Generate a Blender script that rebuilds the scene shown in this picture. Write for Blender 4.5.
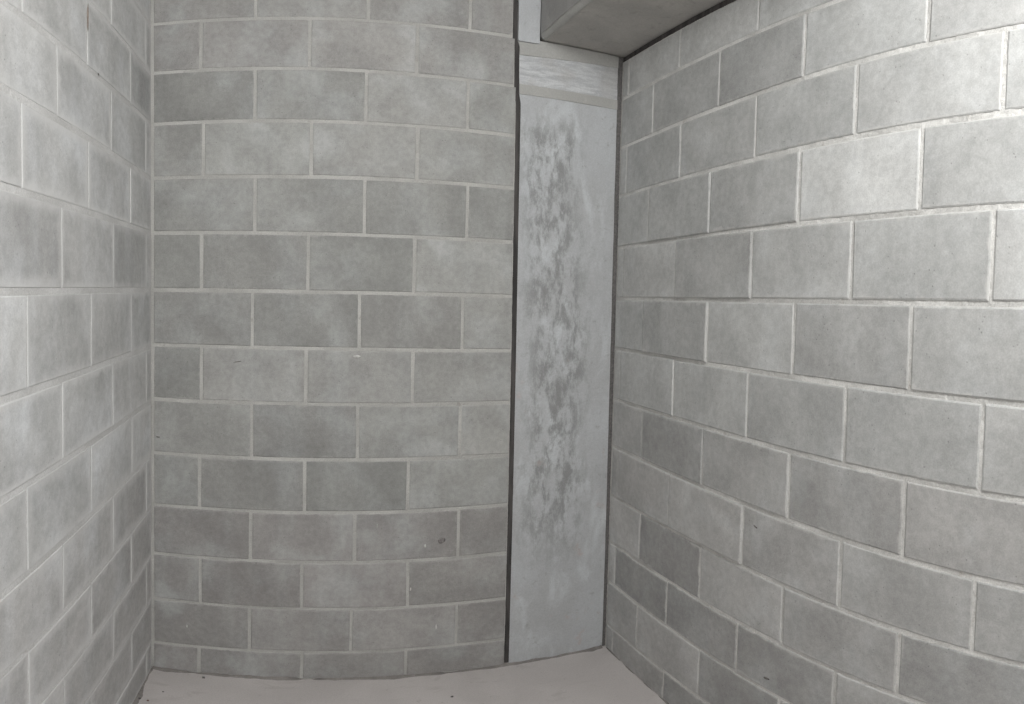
import bpy, bmesh, math, random
from mathutils import Matrix, Vector, noise

scene = bpy.context.scene
for o in list(bpy.data.objects):
    bpy.data.objects.remove(o, do_unlink=True)
random.seed(7)

# ------------------------------------------------------------------ camera
# The photograph is a swept phone panorama: equirectangular, angles linear in
# pixels.  600 px / rad across, 646 px / rad up, level line at row 314.
CAM_H = 1.5534
FX, FY, CY = 599.86, 646.03, 314.34
cam = bpy.data.cameras.new('camera')
cam.type = 'PANO'
cam.panorama_type = 'EQUIRECTANGULAR'
cam.longitude_min = -512.0 / FX
cam.longitude_max = 512.0 / FX
cam.latitude_max = CY / FY
cam.latitude_min = (CY - 704.0) / FY
cam.clip_start = 0.01
cam_ob = bpy.data.objects.new('camera', cam)
scene.collection.objects.link(cam_ob)
yaw, pitch, roll = (512 - 309.787) / FX, -0.0374, 0.0245


def _rows():
    c, s = math.cos(yaw), math.sin(yaw)
    Y = Matrix(((c, -s, 0), (s, c, 0), (0, 0, 1)))
    c, s = math.cos(pitch), math.sin(pitch)
    P = Matrix(((1, 0, 0), (0, c, s), (0, -s, c)))
    c, s = math.cos(roll), math.sin(roll)
    R = Matrix(((c, 0, s), (0, 1, 0), (-s, 0, c)))
    return R @ P @ Y


W2C = _rows()
right, fwd, up = Vector(W2C[0]), Vector(W2C[1]), Vector(W2C[2])
cam_ob.matrix_world = Matrix((
    (right.x, up.x, -fwd.x, 0.0),
    (right.y, up.y, -fwd.y, 0.0),
    (right.z, up.z, -fwd.z, CAM_H),
    (0, 0, 0, 1)))
scene.camera = cam_ob

# ------------------------------------------------------------------ light
world = bpy.data.worlds.new('world')
scene.world = world
world.use_nodes = True
world.node_tree.nodes['Background'].inputs[0].default_value = (0.80, 0.84, 0.90, 1)
world.node_tree.nodes['Background'].inputs[1].default_value = 0.8

lamp = bpy.data.lights.new('ceiling_lamp', 'POINT')
lamp.energy = 96
lamp.shadow_soft_size = 0.16
lamp.color = (0.995, 0.995, 0.982)
lamp_ob = bpy.data.objects.new('ceiling_lamp', lamp)
lamp_ob.location = (0.50, -0.25, 2.62)
scene.collection.objects.link(lamp_ob)

# added fill at an invented opening in the right-hand wall, brightening the left wall
side_fill = bpy.data.lights.new('added_side_fill', 'AREA')
side_fill.shape = 'RECTANGLE'
side_fill.size, side_fill.size_y = 1.05, 0.95
side_fill.energy = 32
side_fill.color = (0.97, 0.985, 1.0)
side_fill_ob = bpy.data.objects.new('added_side_fill', side_fill)
side_fill_ob.location = (1.20, -1.03, 1.53)
side_fill_ob.rotation_euler = (0, math.radians(90), 0)
scene.collection.objects.link(side_fill_ob)

vs = scene.view_settings
vs.view_transform = 'Standard'
vs.look = 'None'
vs.gamma = 1.0
vs.exposure = 0.0
vs.use_curve_mapping = False

# ------------------------------------------------------------------ room measures (metres)
D = 2.2314            # back wall plane, y
XL, AL = -0.6047, 0.0102     # left corner and the left wall's angle
XR, AR = 1.2450, -0.026      # right corner and the right wall's angle
SEAM0, SEAM1 = 0.782, 0.801  # dark filled joint between block wall and column
COL1 = 1.228                 # column's right edge
SOFFIT = 2.529
BEAM_X = 0.868
CEIL = 2.945
REAR = -2.4


# ------------------------------------------------------------------ node helpers
class NT:
    def __init__(self, name):
        self.m = bpy.data.materials.new(name)
        self.m.use_nodes = True
        self.t = self.m.node_tree
        self.t.nodes.clear()
        self.out = self.t.nodes.new('ShaderNodeOutputMaterial')
        self.b = self.t.nodes.new('ShaderNodeBsdfPrincipled')
        self.t.links.new(self.b.outputs[0], self.out.inputs[0])
        self.b.inputs['Roughness'].default_value = 0.9
        self.b.inputs['Specular IOR Level'].default_value = 0.25

    def put(self, sock, v):
        if hasattr(v, 'is_output'):
            self.t.links.new(v, sock)
        elif v is not None:
            if isinstance(v, (tuple, list)) and len(v) == 3 and sock.type == 'RGBA':
                v = (*v, 1)
            sock.default_value = v

    def math(self, op, a, b=None, c=None, clamp=False):
        n = self.t.nodes.new('ShaderNodeMath')
        n.operation = op
        n.use_clamp = clamp
        for i, v in enumerate((a, b, c)):
            self.put(n.inputs[i], v)
        return n.outputs[0]

    def mix(self, f, a, b, mode='MIX'):
        n = self.t.nodes.new('ShaderNodeMix')
        n.data_type = 'RGBA'
        n.blend_type = mode
        self.put(n.inputs[0], f)
        self.put(n.inputs[6], a)
        self.put(n.inputs[7], b)
        return n.outputs[2]

    def pos(self):
        return self.t.nodes.new('ShaderNodeNewGeometry').outputs['Position']

    def obco(self):
        return self.t.nodes.new('ShaderNodeTexCoord').outputs['Object']

    def scale(self, v, s):
        n = self.t.nodes.new('ShaderNodeVectorMath')
        n.operation = 'MULTIPLY'
        self.put(n.inputs[0], v)
        n.inputs[1].default_value = s
        return n.outputs[0]

    def xyz(self, v):
        n = self.t.nodes.new('ShaderNodeSeparateXYZ')
        self.put(n.inputs[0], v)
        return n.outputs

    def noise(self, v, sc, det=3.0, rough=0.55, dist=0.0):
        n = self.t.nodes.new('ShaderNodeTexNoise')
        self.put(n.inputs['Vector'], v)
        n.inputs['Scale'].default_value = sc
        n.inputs['Detail'].default_value = det
        n.inputs['Roughness'].default_value = rough
        n.inputs['Distortion'].default_value = dist
        return n.outputs[0]

    def voronoi(self, v, sc):
        n = self.t.nodes.new('ShaderNodeTexVoronoi')
        self.put(n.inputs['Vector'], v)
        n.inputs['Scale'].default_value = sc
        return n.outputs[0]

    def ramp(self, v, a, b, lo=0.0, hi=1.0):
        n = self.t.nodes.new('ShaderNodeMapRange')
        n.interpolation_type = 'SMOOTHSTEP'
        self.put(n.inputs[0], v)
        n.inputs[1].default_value = a
        n.inputs[2].default_value = b
        n.inputs[3].default_value = lo
        n.inputs[4].default_value = hi
        return n.outputs[0]

    def attr(self, name):
        n = self.t.nodes.new('ShaderNodeAttribute')
        n.attribute_type = 'OBJECT'
        n.attribute_name = name
        return n.outputs['Fac']

    def bump(self, h, strength, dist=0.002):
        n = self.t.nodes.new('ShaderNodeBump')
        n.inputs['Strength'].default_value = strength
        n.inputs['Distance'].default_value = dist
        self.put(n.inputs['Height'], h)
        self.t.links.new(n.outputs[0], self.b.inputs['Normal'])

    def done(self, col):
        self.put(self.b.inputs['Base Color'], col)
        return self.m


def grey_mul(k, col, f):
    """col * f (f scalar socket)."""
    n = k.t.nodes.new('ShaderNodeVectorMath')
    n.operation = 'SCALE'
    k.put(n.inputs[0], col)
    k.put(n.inputs['Scale'], f)
    return n.outputs[0]


def block_material(name, base, warm, pale, mortar, wear, bsc=7.5):
    """Moulded grey concrete block: grain, clouds, lime bloom, pores, wiped mortar at the edges."""
    k = NT(name)
    p = k.pos()
    hue = k.attr('hue')
    col = k.mix(hue, base, warm)
    cloud = k.noise(p, 5.0, 4, 0.55, 0.4)
    bloom = k.ramp(k.noise(p, bsc, 3, 0.5, 0.3), 0.46, 0.76)
    streak = k.ramp(k.noise(k.scale(p, (11, 11, 2.4)), 1.0, 2, 0.5, 0.15), 0.44, 0.78)
    col = k.mix(k.math('MULTIPLY', bloom, wear), col, pale)
    col = k.mix(k.math('MULTIPLY', streak, wear * 0.55), col, pale)
    f = k.ramp(cloud, 0.28, 0.72, 0.88, 1.10)
    grain = k.noise(p, 260, 3, 0.7)
    f = k.math('MULTIPLY', f, k.ramp(grain, 0.25, 0.75, 0.90, 1.10))
    med = k.noise(p, 48, 4, 0.65)
    f = k.math('MULTIPLY', f, k.ramp(med, 0.3, 0.7, 0.92, 1.08))
    f = k.math('MULTIPLY', f, k.attr('tone'))
    pore = k.ramp(k.voronoi(p, 70), 0.06, 0.20, 0.0, 1.0)
    keep = k.ramp(k.noise(p, 30, 2), 0.52, 0.62, 0.0, 1.0)
    porem = k.math('SUBTRACT', 1.0, k.math('MULTIPLY', k.math('SUBTRACT', 1.0, pore), keep))
    f = k.math('MULTIPLY', f, k.math('MULTIPLY_ADD', porem, 0.32, 0.68))
    col = grey_mul(k, col, f)
    # mortar wiped over the arrises
    o = k.xyz(k.obco())
    ex = k.math('SUBTRACT', k.math('MULTIPLY', k.attr('w'), 0.5), k.math('ABSOLUTE', o[0]))
    ez = k.math('SUBTRACT', k.math('MULTIPLY', k.attr('h'), 0.5), k.math('ABSOLUTE', o[2]))
    e = k.math('MINIMUM', ex, ez)
    wob = k.math('MULTIPLY_ADD', k.noise(p, 22, 4, 0.7), 0.05, -0.025)
    e = k.math('ADD', e, wob)
    sm = k.ramp(k.math('DIVIDE', e, k.attr('smear')), 0.0, 1.0, 1.0, 0.0)
    sm = k.math('MULTIPLY', sm, k.attr('wipe'))
    col = k.mix(sm, col, mortar)
    hgt = k.math('ADD', k.math('MULTIPLY', grain, 0.5), k.math('ADD', k.math('MULTIPLY', med, 0.7), k.math('MULTIPLY', porem, 0.8)))
    k.bump(hgt, 0.35, 0.0025)
    return k.done(col)


def mortar_material(name, a, b, dark):
    k = NT(name)
    p = k.pos()
    n1 = k.noise(p, 5, 4, 0.6)
    col = k.mix(k.ramp(n1, 0.38, 0.62), a, b)
    n2 = k.ramp(k.noise(p, 17, 4, 0.7), 0.60, 0.74)
    col = k.mix(k.math('MULTIPLY', n2, 0.7), col, dark)
    g = k.noise(p, 240, 3, 0.7)
    col = grey_mul(k, col, k.ramp(g, 0.25, 0.75, 0.86, 1.12))
    k.bump(k.math('ADD', g, k.noise(p, 70, 3, 0.6)), 0.6, 0.003)
    return k.done(col)


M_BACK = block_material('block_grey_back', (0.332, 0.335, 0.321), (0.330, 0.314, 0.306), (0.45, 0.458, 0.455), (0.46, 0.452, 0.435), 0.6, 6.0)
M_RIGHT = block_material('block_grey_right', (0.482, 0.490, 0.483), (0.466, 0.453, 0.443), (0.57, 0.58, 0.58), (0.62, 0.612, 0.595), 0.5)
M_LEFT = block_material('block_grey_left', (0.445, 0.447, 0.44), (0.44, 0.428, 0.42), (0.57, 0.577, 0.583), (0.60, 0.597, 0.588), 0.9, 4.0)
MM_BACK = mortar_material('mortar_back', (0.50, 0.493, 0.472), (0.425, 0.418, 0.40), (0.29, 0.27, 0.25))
MM_RIGHT = mortar_material('mortar_right', (0.72, 0.712, 0.69), (0.55, 0.543, 0.525), (0.42, 0.39, 0.36))
MM_LEFT = mortar_material('mortar_left', (0.58, 0.575, 0.566), (0.51, 0.505, 0.495), (0.42, 0.405, 0.39))


def foam_material():
    k = NT('dark_joint_foam')
    p = k.pos()
    n = k.noise(k.scale(p, (40, 40, 6)), 1.0, 4, 0.6)
    col = k.mix(k.ramp(n, 0.3, 0.7), (0.045, 0.042, 0.042), (0.095, 0.088, 0.085))
    k.bump(k.noise(p, 120, 3), 0.5, 0.003)
    return k.done(col)


M_FOAM = foam_material()


def concrete_material():
    """Cast concrete column: blue-grey, dark trowelled blotches running downwards, lime bloom, faint rust."""
    k = NT('cast_concrete')
    p = k.pos()
    x, y, z = k.xyz(p)
    base = k.mix(k.ramp(k.noise(p, 4.2, 3, 0.5), 0.3, 0.7), (0.505, 0.52, 0.535), (0.45, 0.458, 0.466))
    white = k.ramp(k.noise(k.scale(p, (9, 9, 4)), 1.0, 5, 0.6, 0.8), 0.47, 0.72)
    col = k.mix(k.math('MULTIPLY', white, 0.75), base, (0.60, 0.625, 0.64))
    # dark blotches along the middle of the shaft
    wx = k.math('ADD', x, k.math('MULTIPLY_ADD', k.noise(p, 3.0, 2), 0.16, -0.08))
    mid = k.math('SUBTRACT', 1.0, k.ramp(k.math('ABSOLUTE', k.math('SUBTRACT', wx, k.ramp(z, 1.55, 2.0, 0.985, 0.925))), 0.06, 0.20))
    upz = k.math('MULTIPLY', k.ramp(z, 0.35, 0.75), k.ramp(z, 2.12, 2.28, 1.0, 0.0))
    blot = k.ramp(k.noise(k.scale(p, (21, 21, 9)), 1.0, 6, 0.74, 0.15), 0.42, 0.60)
    d = k.math('MULTIPLY', k.math('MULTIPLY', mid, upz), blot)
    col = k.mix(k.math('MULTIPLY', d, 0.80), col, (0.25, 0.252, 0.25))
    spots = k.ramp(k.noise(p, 30, 5, 0.7), 0.57, 0.70)
    col = k.mix(k.math('MULTIPLY', spots, 0.55), col, (0.32, 0.32, 0.315))
    red = k.math('MULTIPLY', k.ramp(k.noise(p, 11, 3, 0.6), 0.62, 0.74), k.ramp(z, 1.2, 1.45, 1.0, 0.0))
    col = k.mix(k.math('MULTIPLY', red, 0.45), col, (0.50, 0.40, 0.37))
    g = k.noise(p, 200, 3, 0.65)
    col = grey_mul(k, col, k.ramp(g, 0.25, 0.75, 0.92, 1.08))
    k.bump(k.math('ADD', k.noise(p, 45, 5, 0.7), k.math('MULTIPLY', g, 0.4)), 0.35, 0.003)
    return k.done(col)


def scraped_material():
    """Board-marked pale concrete, scraped sideways."""
    k = NT('scraped_concrete')
    p = k.pos()
    n = k.noise(k.scale(p, (10, 10, 60)), 1.0, 5, 0.65, 0.6)
    col = k.mix(k.ramp(n, 0.35, 0.68), (0.44, 0.45, 0.465), (0.62, 0.632, 0.64))
    b = k.noise(p, 8, 3)
    col = k.mix(k.ramp(b, 0.45, 0.65, 0, 0.5), col, (0.45, 0.44, 0.43))
    g = k.noise(p, 220, 3, 0.7)
    col = grey_mul(k, col, k.ramp(g, 0.25, 0.75, 0.9, 1.1))
    k.bump(n, 0.6, 0.004)
    return k.done(col)


def plain_concrete(name, a, b, c, streak=(1, 1, 1), sc=7.0, bump=0.3):
    k = NT(name)
    p = k.pos()
    q = k.scale(p, streak)
    col = k.mix(k.ramp(k.noise(q, sc, 4, 0.55, 0.5), 0.3, 0.7), a, b)
    col = k.mix(k.ramp(k.noise(q, sc * 3.1, 4, 0.65, 0.6), 0.54, 0.72, 0, 0.6), col, c)
    g = k.noise(p, 180, 3, 0.7)
    col = grey_mul(k, col, k.ramp(g, 0.25, 0.75, 0.92, 1.08))
    k.bump(k.math('ADD', g, k.noise(p, 40, 3, 0.6)), bump, 0.003)
    return k.done(col)


M_CONC = concrete_material()
M_SCRAPE = scraped_material()
M_GROUT = plain_concrete('grout_beige_grey', (0.445, 0.442, 0.425), (0.41, 0.407, 0.392), (0.48, 0.477, 0.462))
M_SOFFIT = plain_concrete('formed_soffit', (0.50, 0.485, 0.455), (0.42, 0.405, 0.385), (0.33, 0.315, 0.30), (1, 1, 1), 6.0)
M_BEAMSIDE = plain_concrete('formed_beam_side', (0.41, 0.405, 0.398), (0.34, 0.335, 0.33), (0.47, 0.455, 0.44))
M_CEIL = plain_concrete('ceiling_concrete', (0.40, 0.395, 0.385), (0.36, 0.355, 0.345), (0.33, 0.325, 0.32))
M_PLAIN = plain_concrete('plain_wall_concrete', (0.42, 0.415, 0.405), (0.38, 0.375, 0.365), (0.36, 0.355, 0.35))


def floor_material():
    k = NT('dusty_screed')
    p = k.pos()
    col = k.mix(k.ramp(k.noise(p, 3.5, 4, 0.55, 0.6), 0.3, 0.7), (0.60, 0.565, 0.553), (0.535, 0.503, 0.492))
    sweep = k.ramp(k.noise(k.scale(p, (3, 9, 1)), 1.6, 4, 0.6, 1.2), 0.55, 0.72)
    col = k.mix(k.math('MULTIPLY', sweep, 0.5), col, (0.45, 0.418, 0.404))
    spots = k.ramp(k.noise(p, 26, 4, 0.7), 0.62, 0.74)
    col = k.mix(k.math('MULTIPLY', spots, 0.5), col, (0.32, 0.29, 0.275))
    g = k.noise(p, 190, 3, 0.7)
    col = grey_mul(k, col, k.ramp(g, 0.25, 0.75, 0.92, 1.08))
    k.bump(k.math('ADD', g, k.noise(p, 30, 4, 0.6)), 0.3, 0.003)
    return k.done(col)


M_FLOOR = floor_material()
M_BASE = plain_concrete('mortar_droppings', (0.29, 0.27, 0.256), (0.22, 0.205, 0.195), (0.37, 0.345, 0.33), (1, 1, 1), 14.0, 0.7)


def flat_material(name, col):
    k = NT(name)
    f = k.ramp(k.noise(k.pos(), 90, 4, 0.7), 0.3, 0.7, 0.75, 1.2)
    return k.done(grey_mul(k, col, f))


# ------------------------------------------------------------------ mesh helpers
def link(name, me, mat, parent=None, matrix=None):
    o = bpy.data.objects.new(name, me)
    if mat:
        me.materials.append(mat)
    scene.collection.objects.link(o)
    if parent:
        o.parent = parent
    if matrix is not None:
        o.matrix_local = matrix
    return o


def tag(o, label=None, cat=None, group=None, kind=None):
    if label:
        o['label'] = label
    if cat:
        o['category'] = cat
    if group:
        o['group'] = group
    if kind:
        o['kind'] = kind
    return o


def mesh(name, vs_, fs, smooth=False):
    me = bpy.data.meshes.new(name)
    me.from_pydata(vs_, [], fs)
    me.update()
    bm = bmesh.new()
    bm.from_mesh(me)
    bmesh.ops.recalc_face_normals(bm, faces=bm.faces)
    bm.to_mesh(me)
    bm.free()
    if smooth:
        for f in me.polygons:
            f.use_smooth = True
    return me


def box_mesh(name, x0, x1, y0, y1, z0, z1, bevel=0.0, seg=1):
    bm = bmesh.new()
    bmesh.ops.create_cube(bm, size=1.0)
    for v in bm.verts:
        v.co = Vector((x0 if v.co.x < 0 else x1, y0 if v.co.y < 0 else y1, z0 if v.co.z < 0 else z1))
    if bevel:
        bmesh.ops.bevel(bm, geom=list(bm.edges), offset=bevel, segments=seg, affect='EDGES')
    me = bpy.data.meshes.new(name)
    bm.to_mesh(me)
    bm.free()
    return me


SEAM_L = [(0.0, .787), (.67, .786), (1.26, .785), (2.0, .781), (2.26, .779), (2.30, .771), (2.49, .768), (2.52, .759), (2.95, .756)]


def interp(tab, z):
    if z <= tab[0][0]:
        return tab[0][1]
    for (a, u), (b, w) in zip(tab, tab[1:]):
        if z <= b:
            return u + (w - u) * (z - a) / (b - a)
    return tab[-1][1]


def seam_l(z):
    return interp(SEAM_L, z)


def rough_slab(name, x0, x1, z0f, z1f, front, back, step, amp, freq, seed, hump=None, endf=None, startf=None):
    """A slab in local XZ whose front (local -Y side) is a finely divided, uneven face."""
    nx = max(2, int((x1 - x0) / step))
    vs_, fs = [], []
    zmax = max(z1f(x0), z1f(x1)) - min(z0f(x0), z0f(x1))
    nz = max(2, int(zmax / step))
    for j in range(nz + 1):
        for i in range(nx + 1):
            x = x0 + (x1 - x0) * i / nx
            za, zb = z0f(x), z1f(x)
            z = za + (zb - za) * j / nz
            if endf:
                x = x0 + (endf(z) - x0) * i / nx
            if startf:
                x = startf(z) + (x - x0) * (x1 - startf(z)) / (x1 - x0)
            n = noise.noise(Vector((x * freq + seed, seed * 1.7, z * freq))) * 0.6 + noise.noise(Vector((x * freq * 2.7, seed, z * freq * 2.7 + 5))) * 0.4
            y = front + amp * n
            if hump:
                y += hump(x, z)
            vs_.append((x, y, z))
    W = nx + 1
    for j in range(nz):
        for i in range(nx):
            a = j * W + i
            fs.append((a, a + 1, a + W + 1, a + W))
    rim = [i for i in range(W)] + [j * W + nx for j in range(1, nz + 1)] + [nz * W + i for i in range(nx - 1, -1, -1)] + [j * W for j in range(nz - 1, 0, -1)]
    b0 = len(vs_)
    for r in rim:
        vs_.append((vs_[r][0], back, vs_[r][2]))
    m = len(rim)
    for q in range(m):
        fs.append((rim[(q + 1) % m], rim[q], b0 + q, b0 + (q + 1) % m))
    fs.append(tuple(range(b0 + m - 1, b0 - 1, -1)))
    return mesh(name, vs_, fs, False)


def block_mesh(name, corners, cx, cz, depth, c, rng):
    """One moulded block, face towards local -Y at y = 0, arrises eased in two steps."""
    j = lambda a: rng.uniform(-a, a)
    pts = [(x - cx, z - cz) for x, z in corners]          # bl, br, tr, tl

    def ring(y, ins, jit):
        mx = sum(p[0] for p in pts) / 4
        mz = sum(p[1] for p in pts) / 4
        r = []
        for (x, z) in pts:
            ax = min(ins, abs(x - mx) * 0.6)
            r.append((x - math.copysign(ax, x - mx) + j(jit), y, z - math.copysign(ins, z - mz) + j(jit)))
        return r
    vs_ = ring(depth, 0, 0) + ring(c, 0, 0.0008) + ring(c * 0.3, c * 0.35, 0.0006) + ring(0.0, c, 0.001)
    fs = [(3, 2, 1, 0)]
    for q in range(3):
        for i in range(4):
            a, b = q * 4 + i, q * 4 + (i + 1) % 4
            fs.append((a, b, b + 4, a + 4))
    fs.append((12, 13, 14, 15))
    return mesh(name, vs_, fs)


# ------------------------------------------------------------------ the block walls
JOINT = 0.0105       # mortar bed


def line_fn(tab, w):
    def f(k, s):
        if k in tab:
            a, b = tab[k]
        elif k < min(tab):
            a, b = tab[min(tab)]
            a = a + 0.2 * (min(tab) - k)
        else:
            a, b = (0.0, 0.0)
        return a + b * s
    return f


LB = {0: (2.5421, -.0099), 1: (2.3414, -.0116), 2: (2.1425, -.0092), 3: (1.9394, -.007), 4: (1.7412, -.0085),
      5: (1.5377, -.0051), 6: (1.3417, -.007), 7: (1.1432, -.0034), 8: (.9417, -.0038), 9: (.7376, -.0005),
      10: (.5387, -.0031), 11: (.3387, -.0058), 12: (.1325, .002)}
LR = {1: (2.341, .0164), 2: (2.136, .0187), 3: (1.9383, .0172), 4: (1.733, .0185), 5: (1.5315, .019),
      6: (1.3345, .0162), 7: (1.1325, .0181), 8: (.9395, .0145), 9: (.7314, .0221), 10: (.5231, .0303),
      11: (.3384, .0217), 12: (.1268, .027)}
LL = {0: (2.5367, .0008), 1: (2.3361, .0046), 2: (2.1418, -.0092), 3: (1.9382, .001), 4: (1.7417, .0016),
      5: (1.5373, .0053), 6: (1.3335, .0044), 7: (1.1351, .0057), 8: (.9335, .0013), 9: (.7324, .0025),
      10: (.5313, .0077), 11: (.3395, .0015), 12: (.1424, .0039)}
# perpends measured on the photograph, metres from the corner (row: list)
JB = {0: [.191, .594, .991], 1: [.394, .804, 1.19], 2: [.202, .604, .999], 3: [.397, .803, 1.196], 4: [.196, .597, .995],
      5: [.390, .790, 1.186], 6: [.197, .593, .995], 7: [.390, .788, 1.185], 8: [.191, .592, .984], 9: [.388, .783, 1.188],
      10: [.194, .584, .991], 11: [.386, .774, 1.187], 12: [.190, .588, .99], -1: [.394, .806, 1.192], -2: [.192, .592, .99]}
JR = {0: [.06, .44, .865, 1.268, 1.668], 1: [.266, .682, 1.068, 1.475], 2: [.066, .464, .873, 1.264, 1.679], 3: [.262, .657, 1.068, 1.471],
      4: [.068, .461, .877, 1.270, 1.670], 5: [.245, .662, 1.068, 1.463], 6: [.068, .470, .879, 1.268, 1.662], 7: [.26, .659, 1.070, 1.462],
      8: [.068, .468, .879, 1.271, 1.662], 9: [.262, .665, 1.067, 1.466], 10: [.068, .47, .872, 1.273, 1.665], 11: [.265, .683, 1.068, 1.466],
      12: [.068, .468, .87, 1.27, 1.665]}
JL = {-1: [.281, .681, 1.081], 0: [.081, .481, .881], 1: [.281, .688, 1.081], 2: [.081, .485, .896], 3: [.284, .685, 1.089], 4: [.078, .470, .875],
      5: [.276, .671, 1.071], 6: [.08, .480, .879], 7: [.272, .675, 1.079], 8: [.081, .481, .883], 9: [.283, .681, 1.082],
      10: [.081, .48, .882], 11: [.281, .681, 1.081], 12: [.081, .48, .882], -2: [.08, .48, .88]}
# how light or dark each block's own concrete is, row by row from the corner
TB = {-1: [1.0, 1.02, .97, 1.0], 0: [.97, .98, 1.05, 1.02], 1: [.92, 1.0, 1.05, 1.02], 2: [.98, 1.07, 1.03, 1.02], 3: [.95, .99, .98, .95],
      4: [.98, .94, .93, 1.06], 5: [.95, .93, .98, 1.06], 6: [.95, 1.04, 1.05, 1.03], 7: [.96, .93, .97, 1.07], 8: [.96, .92, .90, 1.0],
      9: [.94, .96, .94, .98], 10: [.98, .89, 1.02, 1.0], 11: [.95, .98, 1.04, .98], 12: [.95, .96, .95, .95]}
TR = {0: [1.0, 1.03, 1.04, 1.06, 1.03, 1.04], 1: [.98, .95, .89, 1.04, 1.0, 1.0], 2: [.98, .95, .97, .97, 1.03, 1.06], 3: [.97, .93, .96, 1.18, 1.02, 1.0],
      4: [1.0, 1.06, .95, 1.0, .98, 1.02], 5: [.97, .93, 1.0, .95, .99, 1.0], 6: [.98, 1.0, 1.02, .97, .97, 1.0], 7: [.97, .86, .92, .89, .93, .95],
      8: [.98, .98, 1.02, .96, .94, .95], 9: [1.03, .86, 1.0, .90, .86, .9], 10: [1.05, .82, .88, .86, .97, .95], 11: [.98, 1.0, .86, .93, .93, .93],
      12: [.92, .9, .88, .9, .9, .9]}
TL = {1: [.88, 1.0, 1.02, 1.0], 2: [1.0, .98, .99, 1.03], 4: [1.0, .93, .97, .94], 5: [.95, .96, 1.0, 1.05], 8: [1.0, .95, .97, 1.0], 9: [.94, .95, 1.0, 1.0],
      10: [.97, .95, .95, 1.03], 11: [.96, .94, .97, 1.0], 12: [.95, .93, .95, .96]}
# blocks that stand proud of their neighbours (row, index): metres
PROUD_R = {(3, 0): .003, (3, 1): .006, (3, 2): .002, (4, 2): .004, (5, 0): .003, (5, 1): .006, (6, 1): .004, (7, 1): .003,
           (8, 1): .004, (8, 2): .006, (7, 2): .002, (4, 1): .002, (9, 1): .0}


def build_wall(name, matrix, sign, s_end, rows, lines, joints, tones, mats, top, smear, wipe, hue0, proud, seed, core_end=None, ease=0.005, recess=0.0023, amp=0.0022, ext=0.0, endf=None, perp=lambda k, s: JOINT, bed=JOINT):
    """sign = +1 when local X runs with s, -1 when it runs against it."""
    rng = random.Random(seed)
    core_end = core_end or s_end
    xa, xb = (-ext, core_end) if sign > 0 else (-core_end, ext)
    core = rough_slab(name, xa, xb, lambda x: 0.0, lambda x: top, recess, 0.19, 0.0062, amp, 60.0, seed, endf=endf)
    wall = link(name, core, mats[1], matrix=matrix)
    wall['kind'] = 'structure'
    f = line_fn(lines, name)
    h = bed / 2
    for k in rows:
        js = list(joints[k])
        while js[-1] + 0.4 < s_end - 0.03:
            js.append(js[-1] + 0.4 + rng.uniform(-.004, .004))
        zr = 0.5 * (f(k, 1.0) + f(k + 1, 1.0))
        row_end = endf(zr) if endf else s_end
        cuts = [0.0] + js + [row_end]
        tn = tones.get(k, [])
        for i in range(len(cuts) - 1):
            hv = perp(k, cuts[i]) / 2
            hw = perp(k, cuts[i + 1]) / 2
            s0 = cuts[i] + (hv if i else 0.010)
            s1 = cuts[i + 1] - (hw if i < len(cuts) - 2 else 0.001)
            zt = (lambda s: top - 0.002) if (k == rows[0]) else (lambda s: f(k, s) - h)
            zb = (lambda s: 0.004) if k == 12 else (lambda s: f(k + 1, s) + h)
            jj = lambda: rng.uniform(-.0012, .0012)
            cs = [(s0 + jj(), zb(s0) + jj()), (s1 + jj(), zb(s1) + jj()), (s1 + jj(), zt(s1) + jj()), (s0 + jj(), zt(s0) + jj())]
            if sign < 0:
                cs = [(-cs[1][0], cs[1][1]), (-cs[0][0], cs[0][1]), (-cs[3][0], cs[3][1]), (-cs[2][0], cs[2][1])]
            cx = sum(c[0] for c in cs) / 4
            cz = sum(c[1] for c in cs) / 4
            me = block_mesh('block', cs, cx, cz, 0.06, ease, rng)
            out = proud.get((k, i), 0.0) + rng.uniform(0.0, .0016)
            b = link('block', me, mats[0], wall, Matrix.Translation((cx, -out, cz)))
            t = tn[i] if i < len(tn) else 1.0
            b['tone'] = (1 + 0.8 * (t - 1) + rng.uniform(-.02, .02)) ** 2.0
            b['hue'] = min(1.0, max(0.0, hue0(k) + rng.uniform(-.13, .13)))
            b['w'] = s1 - s0
            b['h'] = zt(s0) - zb(s0)
            b['smear'] = smear * rng.uniform(0.7, 1.3)
            b['wipe'] = wipe * rng.uniform(0.5, 1.0)
    return wall


m_back = Matrix.Translation((XL, D, 0))
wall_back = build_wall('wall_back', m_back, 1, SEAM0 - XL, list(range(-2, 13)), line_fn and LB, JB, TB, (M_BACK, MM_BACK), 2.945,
                       0.006, 0.35, lambda k: 0.5 if k < 1 else (0.7 if k > 8 else 0.2), {}, 11, ext=0.18, endf=lambda z: seam_l(z) - XL - .001)
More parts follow.
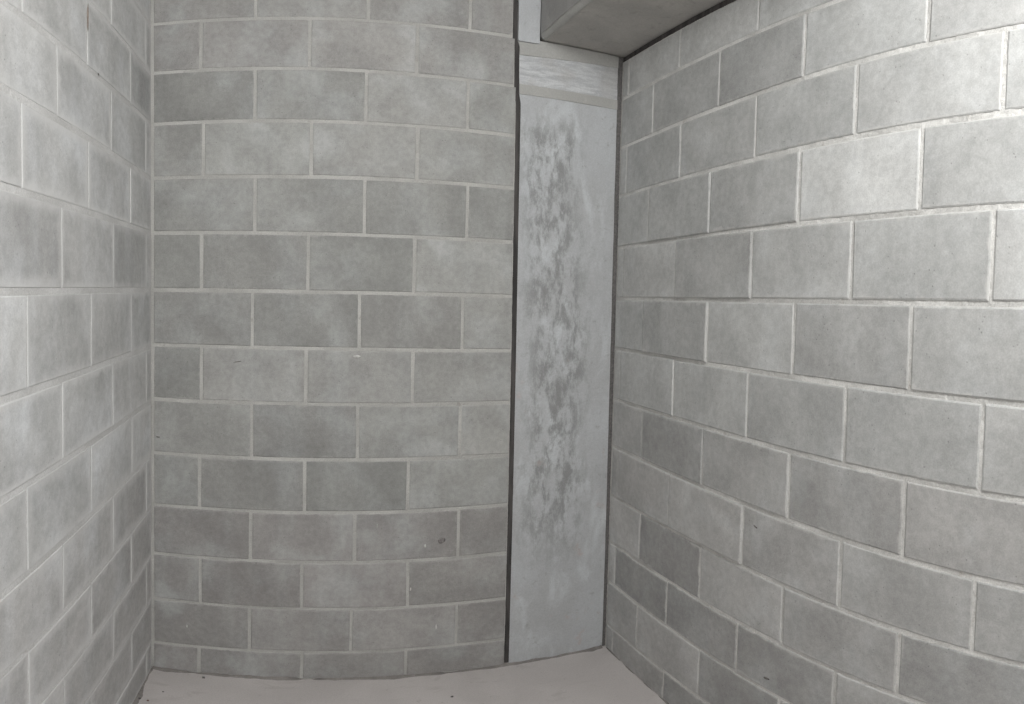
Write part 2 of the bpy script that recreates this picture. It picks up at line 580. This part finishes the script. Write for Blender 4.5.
# left wall: local X against s so that local Y points into the wall
m_left = Matrix(((math.sin(-AL), -math.cos(AL), 0, XL), (math.cos(AL), math.sin(-AL), 0, D), (0, 0, 1, 0), (0, 0, 0, 1)))
m_left = Matrix(((-math.sin(AL), -math.cos(AL), 0, XL), (math.cos(AL), -math.sin(AL), 0, D), (0, 0, 1, 0), (0, 0, 0, 1)))
wall_left = build_wall('wall_left', m_left, -1, 2.15, list(range(-2, 13)), LL, JL, TL, (M_LEFT, MM_LEFT), 2.945,
                       0.030, 0.8, lambda k: 0.3 if k < 8 else 0.7, {}, 23, perp=lambda k, s: 0.0065, core_end=2.16, recess=0.0009, amp=0.0011, ease=0.003, bed=0.015)
m_right = Matrix(((math.sin(AR), math.cos(AR), 0, XR), (-math.cos(AR), math.sin(AR), 0, D), (0, 0, 1, 0), (0, 0, 0, 1)))
wall_right = build_wall('wall_right', m_right, 1, 2.72, list(range(0, 13)), LR, JR, TR, (M_RIGHT, MM_RIGHT), 2.506,
                        0.008, 0.5, lambda k: 0.3 if k < 7 else 0.6, PROUD_R, 37, core_end=2.73, ext=0.18,
                        perp=lambda k, s: 0.0038 if s < 1.0 else 0.0085)

# the rest of the room, behind the camera


def struct(name, me, mat, matrix=None):
    o = link(name, me, mat, matrix=matrix)
    o['kind'] = 'structure'
    return o


def along(matrix, sign, s0, s1):
    return (s0, s1) if sign > 0 else (-s1, -s0)


# plain stretches of the side walls that no view reaches, and the wall behind the camera
S_END = (D - REAR)
struct('wall_left_rear', box_mesh('wall_left_rear', -S_END, -2.165, 0.0, 0.19, 0, 2.945), M_PLAIN, m_left)
struct('wall_right_rear', box_mesh('wall_right_rear', 3.765, S_END, 0.0, 0.19, 0, 2.506), M_PLAIN, m_right)
struct('wall_right_sill', box_mesh('wall_right_sill', 2.735, 3.76, 0.0, 0.19, 0.0, 1.0), M_PLAIN, m_right)  # foot of the invented opening, added to keep its fill off lower surfaces
struct('wall_right_lintel', box_mesh('wall_right_lintel', 2.735, 3.76, 0.0, 0.19, 2.06, 2.506), M_PLAIN, m_right)
struct('wall_rear', box_mesh('wall_rear', -0.9, 1.6, REAR - 0.2, REAR - 0.01, 0, 2.945), M_PLAIN)
struct('outer_light_blocker', box_mesh('outer_light_blocker', -0.9, 1.6, D + .29, D + .4, 0, 2.945), M_PLAIN)  # added unseen panel behind the back wall, stops world light leaking in
struct('ceiling', box_mesh('ceiling', -0.9, 1.6, REAR - 0.2, D + 0.2, CEIL, CEIL + 0.2), M_CEIL)


def floor_mesh():
    vs_, fs = [], []
    nx, ny = 130, 220
    for j in range(ny + 1):
        for i in range(nx + 1):
            x = -0.85 + 2.4 * i / nx
            y = REAR - 0.2 + (D + 0.2 - REAR + 0.2) * j / ny
            z = 0.0018 * noise.noise(Vector((x * 5, y * 5, 3))) + 0.0008 * noise.noise(Vector((x * 19, y * 19, 8)))
            vs_.append((x, y, z))
    W = nx + 1
    for j in range(ny):
        for i in range(nx):
            a = j * W + i
            fs.append((a, a + 1, a + W + 1, a + W))
    b = len(vs_)
    c = [0, nx, ny * W + nx, ny * W]
    for q in c:
        vs_.append((vs_[q][0], vs_[q][1], -0.15))
    edges = [list(range(0, nx + 1)), [j * W + nx for j in range(ny + 1)], [ny * W + i for i in range(nx, -1, -1)], [j * W for j in range(ny, -1, -1)]]
    for q, e in enumerate(edges):
        fs.append(tuple(e[::-1]) + (b + q, b + (q + 1) % 4))
    fs.append((b + 3, b + 2, b + 1, b))
    return mesh('floor', vs_, fs, True)


struct('floor', floor_mesh(), M_FLOOR)

# ------------------------------------------------------------------ mortar droppings where walls meet the floor
def base_strip(name, p0, p1, nrm, seed, hgt, dep):
    """An uneven little fillet of dropped mortar from p0 to p1; nrm points into the room."""
    p0, p1, nrm = Vector(p0), Vector(p1), Vector(nrm)
    L = (p1 - p0).length
    n = int(L / 0.012)
    prof = [(0.0, 0.0, 1.0), (0.0, 1.0, 1.0), (0.35, 0.55, 1.0), (0.7, 0.2, 1.0), (1.0, 0.0, 1.0)]
    vs_, fs = [], []
    for i in range(n + 1):
        t = i / n
        c = p0.lerp(p1, t)
        s = t * L
        hh = hgt * (0.55 + 0.9 * max(-.4, noise.noise(Vector((s * 9, seed, 0))))) * (1 + .35 * noise.noise(Vector((s * 40, seed, 5))))
        dd = dep * (0.65 + 0.9 * max(-.4, noise.noise(Vector((s * 7, seed + 9, 0))))) * (1 + .35 * noise.noise(Vector((s * 33, seed, 15))))
        for (a, b, _) in prof:
            q = c + nrm * (a * dd - (0.006 if a == 0 else 0))
            vs_.append((q.x, q.y, -0.003 + b * hh))
    m = len(prof)
    for i in range(n):
        for j in range(m - 1):
            a = i * m + j
            fs.append((a, a + 1, a + m + 1, a + m))
        fs.append((i * m + m - 1, i * m, (i + 1) * m, (i + 1) * m + m - 1))
    fs.append(tuple(range(m)))
    fs.append(tuple(range(n * m + m - 1, n * m - 1, -1)))
    return struct(name, mesh(name, vs_, fs, True), M_BASE)


base_strip('mortar_fillet_back', (XL + .003, D, 0), (COL1, D, 0), (0, -1, 0), 3.0, 0.022, 0.022)  # strips of dropped mortar, not boards
base_strip('mortar_fillet_right', (XR, D - .012, 0), (XR + 2.2 * math.sin(AR), D - 2.2, 0), (-1, 0, 0), 5.0, 0.010, 0.009)
base_strip('mortar_fillet_left', (XL, D - .012, 0), (XL + 1.9 * math.sin(AL), D - 1.9, 0), (1, 0, 0), 8.0, 0.022, 0.022)

# ------------------------------------------------------------------ cast column beside the block wall
column = bpy.data.objects.new('concrete_column', None)
scene.collection.objects.link(column)
column.location = ((SEAM1 + COL1) / 2, D, 0)
tag(column, 'blue-grey cast concrete column with dark blotches between the two block walls', 'column')


def col_part(name, me, mat, label=None):
    o = link(name, me, mat, column, Matrix.Translation((-(SEAM1 + COL1) / 2, 0, 0)))
    if label:
        o['label'] = label
    return o


L0 = lambda z: SEAM1 + 0.002 - max(0.0, (z - 2.25)) * 0.05
col_part('shaft', rough_slab('shaft', SEAM1, COL1, lambda x: 0.0, lambda x: 2.300, 0.001, 0.28, 0.012, 0.0028, 9.0, 41.0, startf=lambda z: seam_l(z) + .019, endf=lambda z: COL1 + .004 - .0028 * z), M_CONC)
col_part('pour_band', rough_slab('pour_band', SEAM1 - .002, COL1, lambda x: 2.296, lambda x: 2.336, -0.003, 0.28, 0.008, 0.003, 14.0, 43.0, startf=lambda z: seam_l(z) + .019, endf=lambda z: COL1 + .004 - .0028 * z), M_GROUT,
         'smooth grey band across the column')
col_part('scraped_face', rough_slab('scraped_face', SEAM1 - .004, COL1, lambda x: 2.332, lambda x: 2.460 + .05 * (x - .8), 0.002, 0.28, 0.008, 0.004, 16.0, 47.0, startf=lambda z: seam_l(z) + .019, endf=lambda z: COL1 + .004 - .0028 * z), M_SCRAPE,
         'pale scraped concrete near the column top')
col_part('grout_band', rough_slab('grout_band', SEAM1 - .006, COL1, lambda x: 2.457 + .05 * (x - .8), lambda x: 2.512 if x < BEAM_X else 2.5285, -0.001, 0.28, 0.008, 0.002, 12.0, 53.0, startf=lambda z: seam_l(z) + .019, endf=lambda z: COL1 + .004 - .0028 * z), M_GROUT,
         'beige grout band under the beam')
col_part('upper_strip', rough_slab('upper_strip', SEAM1 - .008, BEAM_X - .001, lambda x: 2.513, lambda x: 2.945, -0.008, 0.28, 0.008, 0.003, 13.0, 59.0, startf=lambda z: seam_l(z) + .019), M_CONC,
         'upper strip of column rising past the beam')

# ------------------------------------------------------------------ beam over the right-hand wall
beam = bpy.data.objects.new('concrete_beam', None)
scene.collection.objects.link(beam)
beam.location = ((BEAM_X + XR) / 2, D, SOFFIT)
tag(beam, 'grey concrete beam overhead at the column top, its soffit above the right block wall', 'beam')


def beam_part(name, me, mat, label=None):
    o = link(name, me, mat, beam, Matrix.Translation((-(BEAM_X + XR) / 2, -D, -SOFFIT)))
    if label:
        o['label'] = label
    return o


BX1 = 1.46


def beam_body():
    y0, y1 = REAR, D + 0.27
    prof = [(BEAM_X + .022, SOFFIT + .004), (BX1, SOFFIT + .004), (BX1, CEIL - .004), (BEAM_X + .004, CEIL - .004), (BEAM_X + .004, SOFFIT + .025)]
    vs_ = [(x, y0, z) for x, z in prof] + [(x, y1, z) for x, z in prof]
    n = len(prof)
    fs = [tuple(range(n))[::-1], tuple(range(n, 2 * n))]
    for i in range(n):
        fs.append((i, (i + 1) % n, n + (i + 1) % n, n + i))
    return mesh('core', vs_, fs)


def sheet(name, f, nu, nv):
    """Fine uneven sheet with a little thickness: f(u, v) -> (outer point, inner point)."""
    a, b = [], []
    for j in range(nv + 1):
        for i in range(nu + 1):
            p, q = f(i / nu, j / nv)
            a.append(p)
            b.append(q)
    W = nu + 1
    N = len(a)
    fs = []
    for j in range(nv):
        for i in range(nu):
            k = j * W + i
            fs.append((k, k + 1, k + W + 1, k + W))
            fs.append((N + k + W, N + k + W + 1, N + k + 1, N + k))
    rim = [i for i in range(W)] + [j * W + nu for j in range(1, nv + 1)] + [nv * W + i for i in range(nu - 1, -1, -1)] + [j * W for j in range(nv - 1, 0, -1)]
    for q in range(len(rim)):
        r0, r1 = rim[q], rim[(q + 1) % len(rim)]
        fs.append((r1, r0, N + r0, N + r1))
    return mesh(name, a + b, fs, False)


nz_ = lambda x, y, z, s: noise.noise(Vector((x, y, z + s)))
beam_part('core', beam_body(), M_SOFFIT)


def soffit_f(u, v):
    x = BEAM_X + .022 + (BX1 - BEAM_X - .022) * u
    y = -0.9 + (D - .0095 + 0.9) * v
    z = SOFFIT + .001 + .0025 * nz_(x * 9, y * 9, 0, 2) + .001 * nz_(x * 30, y * 30, 0, 4)
    return (x, y, z), (x, y, SOFFIT + .008)


def side_f(u, v):
    y = -0.9 + (D - .0095 + 0.9) * u
    z = SOFFIT + .024 + (CEIL - .006 - SOFFIT - .024) * v
    x = BEAM_X + .001 + .0025 * nz_(9, y * 9, z * 9, 2)
    return (x, y, z), (BEAM_X + .008, y, z)


beam_part('soffit', sheet('soffit', soffit_f, 46, 150), M_SOFFIT, 'grey formed underside of the beam')
beam_part('side_face', sheet('side_face', side_f, 150, 24), M_BEAMSIDE, 'darker side of the beam')


def arris_mesh():
    """The rounded, paler leaked-grout edge where the beam's side turns into its soffit."""
    vs_, fs = [], []
    n = 200
    prof = []
    for q in range(7):
        a = math.pi * (1.0 + 0.5 * q / 6)
        prof.append((math.cos(a), math.sin(a)))
    for i in range(n + 1):
        y = -0.9 + (D - .0095 + 0.9) * i / n
        r = .021 + .003 * noise.noise(Vector((y * 11, 3, 7)))
        cx, cz = BEAM_X + .022, SOFFIT + .022
        ring = [(cx + c * r, y, cz + s * r) for c, s in prof] + [(cx + .012, y, cz + .006)]
        vs_ += ring
    m = 8
    for i in range(n):
        for j in range(m):
            a, b = i * m + j, i * m + (j + 1) % m
            fs.append((a, b, b + m, a + m))
    fs.append(tuple(range(m)))
    fs.append(tuple(range(n * m + m - 1, n * m - 1, -1)))
    return mesh('arris', vs_, fs, True)


beam_part('arris', arris_mesh(), M_GROUT, 'paler rounded lower edge of the beam')

# ------------------------------------------------------------------ dark compressible joint strips
def strip(name, me, label, matrix=None, mat=None):
    o = link(name, me, mat or M_FOAM, matrix=matrix)
    tag(o, label, 'joint strip', 'dark joint strips around the column and beam')
    return o


def upright_strip(path, y0, y1, seed):
    """path: list of (z, x_left, x_right); wavy upright strip."""
    vs_, fs = [], []
    zmin, zmax = path[0][0], path[-1][0]
    n = int((zmax - zmin) / 0.012)
    for i in range(n + 1):
        z = zmin + (zmax - zmin) * i / n
        for (za, a0, a1), (zb, b0, b1) in zip(path, path[1:]):
            if za <= z <= zb + 1e-6:
                t = (z - za) / (zb - za)
                xl, xr = a0 + (b0 - a0) * t, a1 + (b1 - a1) * t
        e = .0012 * noise.noise(Vector((z * 28, seed, 0)))
        g = .0012 * noise.noise(Vector((z * 28, seed, 9)))
        vs_ += [(xl + e, y0, z), (xr + g, y0, z), (xr + g, y1, z), (xl + e, y1, z)]
    for i in range(n):
        for j in range(4):
            a, b = i * 4 + j, i * 4 + (j + 1) % 4
            fs.append((a, b, b + 4, a + 4))
    fs.append((3, 2, 1, 0))
    q = n * 4
    fs.append((q, q + 1, q + 2, q + 3))
    return mesh('joint_strip', vs_, fs)


strip('joint_strip', upright_strip([(max(.002, z), x - .001, x + .0195) for z, x in SEAM_L[:-1]] + [(2.944, .755, .775)], D + .002, D + .024, 2.0),
      'black upright joint strip between the back block wall and the column')
strip('joint_strip', upright_strip([(0.002, COL1 + .005, XR + .006), (SOFFIT - .001, COL1 - .003, XR + .006)], D + .001, D + .022, 6.0),
      'dark grey upright joint strip between the column and the right block wall',
      mat=flat_material('grey_joint_sealant', (0.15, 0.143, 0.14)))
strip('joint_strip', box_mesh('joint_strip', 0.006, 2.73, 0.001, 0.05, 2.507, SOFFIT - .002), 
      'black level joint strip between the right block wall and the beam soffit', m_right)

# ------------------------------------------------------------------ small marks on the walls
def blob_mesh(name, w, h, depth, seed, n=14):
    """A low irregular patch in local XZ, lying on y = 0 and standing out towards -Y."""
    vs_ = [(0, -depth, 0)]
    for r, y in ((0.55, -depth), (1.0, 0.0)):
        for i in range(n):
            a = 2 * math.pi * i / n
            q = r * (1 + 0.35 * noise.noise(Vector((math.cos(a) * 1.7, math.sin(a) * 1.7, seed))))
            vs_.append((math.cos(a) * w / 2 * q, y, math.sin(a) * h / 2 * q))
    fs = []
    for i in range(n):
        j = (i + 1) % n
        fs.append((0, 1 + i, 1 + j))
        fs.append((1 + i, 1 + n + i, 1 + n + j, 1 + j))
    fs.append(tuple(range(n + n, n, -1)))
    return mesh(name, vs_, fs, True)


M_RUST = flat_material('rust_brown', (0.33, 0.275, 0.24))
M_LIME = flat_material('lime_white', (0.66, 0.65, 0.63))
M_MARK = flat_material('dark_mark', (0.19, 0.175, 0.168))


def mark(wall, sign, name, s_, z, w, h, mat, seed, rot=0.0, label=None):
    me = blob_mesh(name, w, h, 0.0005, seed)
    o = link(name, me, mat, wall, Matrix.Translation((sign * s_, -0.0018, z)) @ Matrix.Rotation(rot, 4, 'Y'))
    if label:
        o['label'] = label
    return o


mark(wall_left, -1, 'rust_stain', .684, 2.288, .013, .080, M_RUST, 3.0, 0.03, 'brown rust stain on the left wall')
mark(wall_left, -1, 'dark_spot', .601, 2.143, .012, .008, M_MARK, 4.0)
mark(wall_back, 1, 'dark_spot', .027, 1.003, .016, .004, M_MARK, 5.0, 0.1)
mark(wall_back, 1, 'dark_spot', .335, 1.288, .034, .003, M_MARK, 6.0, -0.15)
mark(wall_back, 1, 'dark_spot', 1.12, .612, .030, .020, flat_material('dull_stain', (0.23, 0.215, 0.21)), 6.5, -0.15)
mark(wall_right, 1, 'dark_spot', .938, .898, .020, .005, M_MARK, 8.0, 0.2)
mark(wall_right, 1, 'dark_spot', 1.014, .408, .024, .009, M_MARK, 9.0, -0.2)
for i, (s_, z, w, h) in enumerate(((.143, .227, .006, .014), (.868, .683, .004, .018), (1.055, .594, .008, .014), (1.002, .413, .005, .014), (1.106, .232, .005, .024), (.782, 1.312, .03, .010))):
    mark(wall_back, 1, 'lime_spot', s_, z, w, h, M_LIME, 20.0 + i)

# ------------------------------------------------------------------ crumbs lying on the floor
def crumb(x, y, r, mat, seed, label):
    r *= 0.75
    bm = bmesh.new()
    bmesh.ops.create_icosphere(bm, subdivisions=2, radius=1.0)
    for v in bm.verts:
        q = 1 + 0.45 * noise.noise(v.co * 1.3 + Vector((seed, 0, 0)))
        v.co = Vector((v.co.x * r * 1.2 * q, v.co.y * r * q, v.co.z * r * 0.65 * q))
    zmin = min(v.co.z for v in bm.verts)
    for v in bm.verts:
        v.co.z -= zmin
    me = bpy.data.meshes.new('mortar_crumb')
    bm.to_mesh(me)
    bm.free()
    o = link('mortar_crumb', me, mat, matrix=Matrix.Translation((x, y, -.0008)))
    tag(o, label, 'crumb', 'mortar crumbs on the floor')


M_CRUMB = flat_material('crumb_dark', (0.13, 0.12, 0.115))
M_CRUMB2 = flat_material('crumb_red', (0.26, 0.15, 0.13))
crumb(-.588, 2.003, .006, M_CRUMB, 1.0, 'dark mortar crumb on the floor nearest the left wall, at the picture bottom')
crumb(-.556, 1.998, .005, M_CRUMB2, 2.0, 'reddish crumb on the floor just right of the dark crumb by the left wall')
crumb(-.390, 2.200, .007, M_CRUMB, 3.0, 'dark crumb on the floor against the foot of the back wall')
crumb(-.518, 2.070, .004, M_CRUMB, 4.0, 'tiny dark crumb on the floor between the back wall and the left corner')
crumb(.528, 2.056, .006, M_CRUMB, 5.0, 'dark crumb on the floor in front of the joint strip, at the picture bottom')
